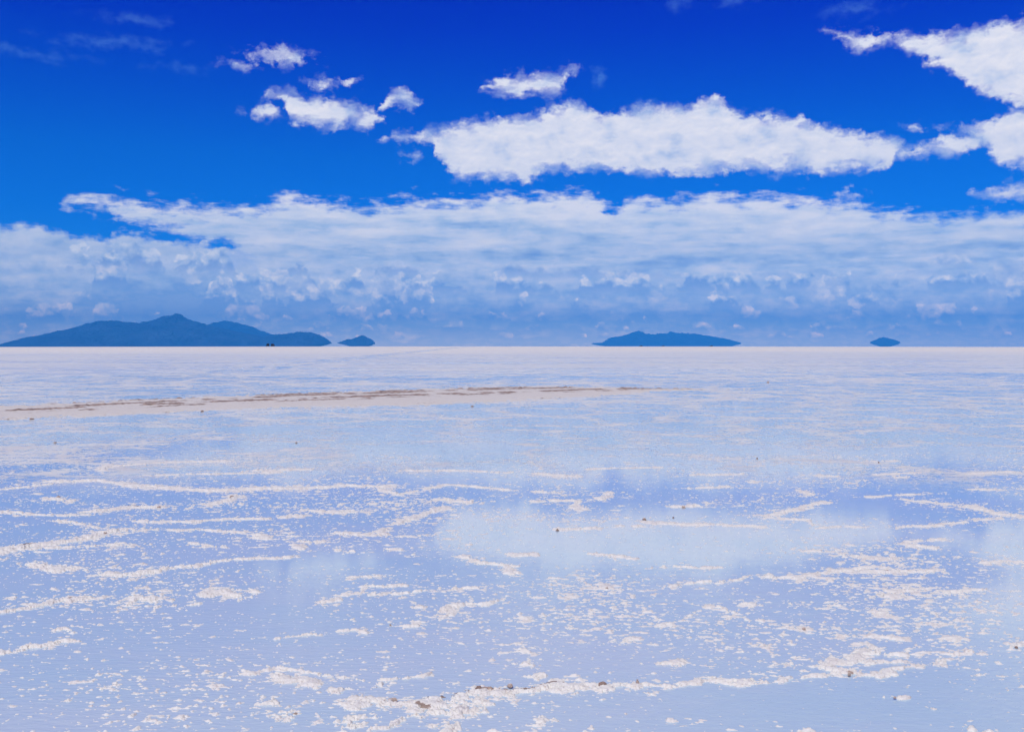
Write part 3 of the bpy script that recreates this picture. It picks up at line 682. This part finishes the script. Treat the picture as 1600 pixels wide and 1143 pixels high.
def vehicle():
    root = bpy.data.objects.new('off_road_vehicle', None); C.objects.link(root)
    bm = bmesh.new()
    prism(bm, [(-2.35,.45),(-1.95,.42),(-1.9,.62),(-1.1,.62),(-1.0,.40),(.95,.40),(1.05,.62),(1.85,.62),(1.95,.45),(2.3,.50),(2.32,.98),(1.15,1.12),(.55,1.80),(-2.15,1.85),(-2.32,1.2)], -.90, .90, .04)
    link('body', bm, M_paint, root)
    bm = bmesh.new(); prism(bm, [(1.02,1.16),(.52,1.72),(.55,1.74),(1.06,1.18)], -.78, .78, 0); link('windscreen', bm, M_glass, root)
    bm = bmesh.new(); box(bm, -2.345, -2.27, -.68, .68, 1.25, 1.70); link('rear_window', bm, M_glass, root)
    for s in (-1, 1):
        for x0, x1 in ((-2.05, -1.35), (-1.25, -.45), (-.35, .45)):
            bm = bmesh.new(); box(bm, x0, x1, s * .893 - .012, s * .893 + .012, 1.22, 1.66); link('side_window', bm, M_glass, root)
        for x in (-1.5, 1.45):
            bm = bmesh.new(); cyl(bm, x, s * .80, .38, .38, .24)
            w_ = link('wheel', bm, M_tyre, root)
            bm = bmesh.new(); cyl(bm, x, s * .925, .38, .21, .03, 16); link('rim', bm, M_rim, w_)
        bm = bmesh.new(); box(bm, 2.30, 2.345, s * .66 - .14, s * .66 + .14, .74, .92, 1, .015); link('headlight', bm, M_lamp, root)
        bm = bmesh.new(); box(bm, .62, .72, s * 1.02 - .09, s * 1.02 + .09, 1.12, 1.32, 1, .02); box(bm, .66, .70, min(s*.88, s*.95), max(s*.88, s*.95), 1.18, 1.22); link('wing_mirror', bm, M_paint, root)
    bm = bmesh.new(); box(bm, 2.30, 2.42, -.86, .86, .48, .66, 1, .03); link('bumper', bm, M_rack, root)
    bm = bmesh.new(); cyl(bm, 0, 0, 0, .34, .2)
    bmesh.ops.rotate(bm, verts=bm.verts, cent=(0, 0, 0), matrix=__import__('mathutils').Matrix.Rotation(R_(90), 3, 'Z')); bmesh.ops.translate(bm, verts=bm.verts, vec=(-2.46, 0, 1.0)); link('spare_wheel', bm, M_tyre, root)
    bm = bmesh.new()
    for y in (-.72, .72): box(bm, -2.0, .35, y - .02, y + .02, 1.93, 1.97)
    for x in (-1.9, -1.1, -.4, .3):
        box(bm, x - .02, x + .02, -.70, .70, 1.93, 1.965)
        for y in (-.72, .72): box(bm, x - .015, x + .015, y - .015, y + .015, 1.80, 1.93)
    link('roof_rack', bm, M_rack, root)
    bm = bmesh.new(); box(bm, -1.75, .05, -.62, .62, 1.97, 2.22, .9, .06); link('luggage', bm, M_bag, root)
    return root
def copy_tree(o, parent=None):
    c = o.copy(); C.objects.link(c); c.parent = parent
    for ch in list(o.children): copy_tree(ch, c)
    return c
v0 = vehicle()
GV = 'dark off-road vehicles far out on the salt'
VEH = [(418.6, 690.0, 78, 'dark off-road vehicle with roof load, left one of the pair before the left mountain'),
       (426.3, 750.0, 90, 'dark off-road vehicle seen end on, right one of the pair before the left mountain'),
       (1001.0, 1500.0, 15, 'distant dark vehicle on the horizon under the peak of the long pale island'),
       (1036.0, 1540.0, 70, 'distant dark vehicle on the horizon under the middle of the long pale island'),
       (1111.0, 1500.0, 30, 'distant dark vehicle on the horizon under the right end of the long pale island')]
for i, (px, d_, rz, lab) in enumerate(VEH):
    o = v0 if i == 0 else copy_tree(v0)
    rx = ray(px, 541); x = rx[0] / rx[1] * d_
    o.location = (x, d_, float(gz(math.hypot(x, d_))) + 0.004); o.rotation_euler = (0, 0, R_(180 - rz))
    tag(o, lab, 'vehicle', GV)

# ------------------------------------------------------------------ haze
HAZE = 8.0e-5
bm = bmesh.new(); box(bm, -26500, 26500, -26500, 26500, -145.0, 700.0)
bmesh.ops.recalc_face_normals(bm, faces=bm.faces)
hm = bpy.data.materials.new('haze_air'); hm.use_nodes = True; hm.node_tree.nodes.clear()
pv = hm.node_tree.nodes.new('ShaderNodeVolumePrincipled'); ho = hm.node_tree.nodes.new('ShaderNodeOutputMaterial')
pv.inputs['Color'].default_value = (0.04, 0.40, 1.0, 1); pv.inputs['Density'].default_value = HAZE; pv.inputs['Anisotropy'].default_value = -0.3
hm.node_tree.links.new(pv.outputs[0], ho.inputs['Volume'])
haze = link('haze', bm, hm); tag(haze, 'thin blue air softening the far mountains', kind='stuff')
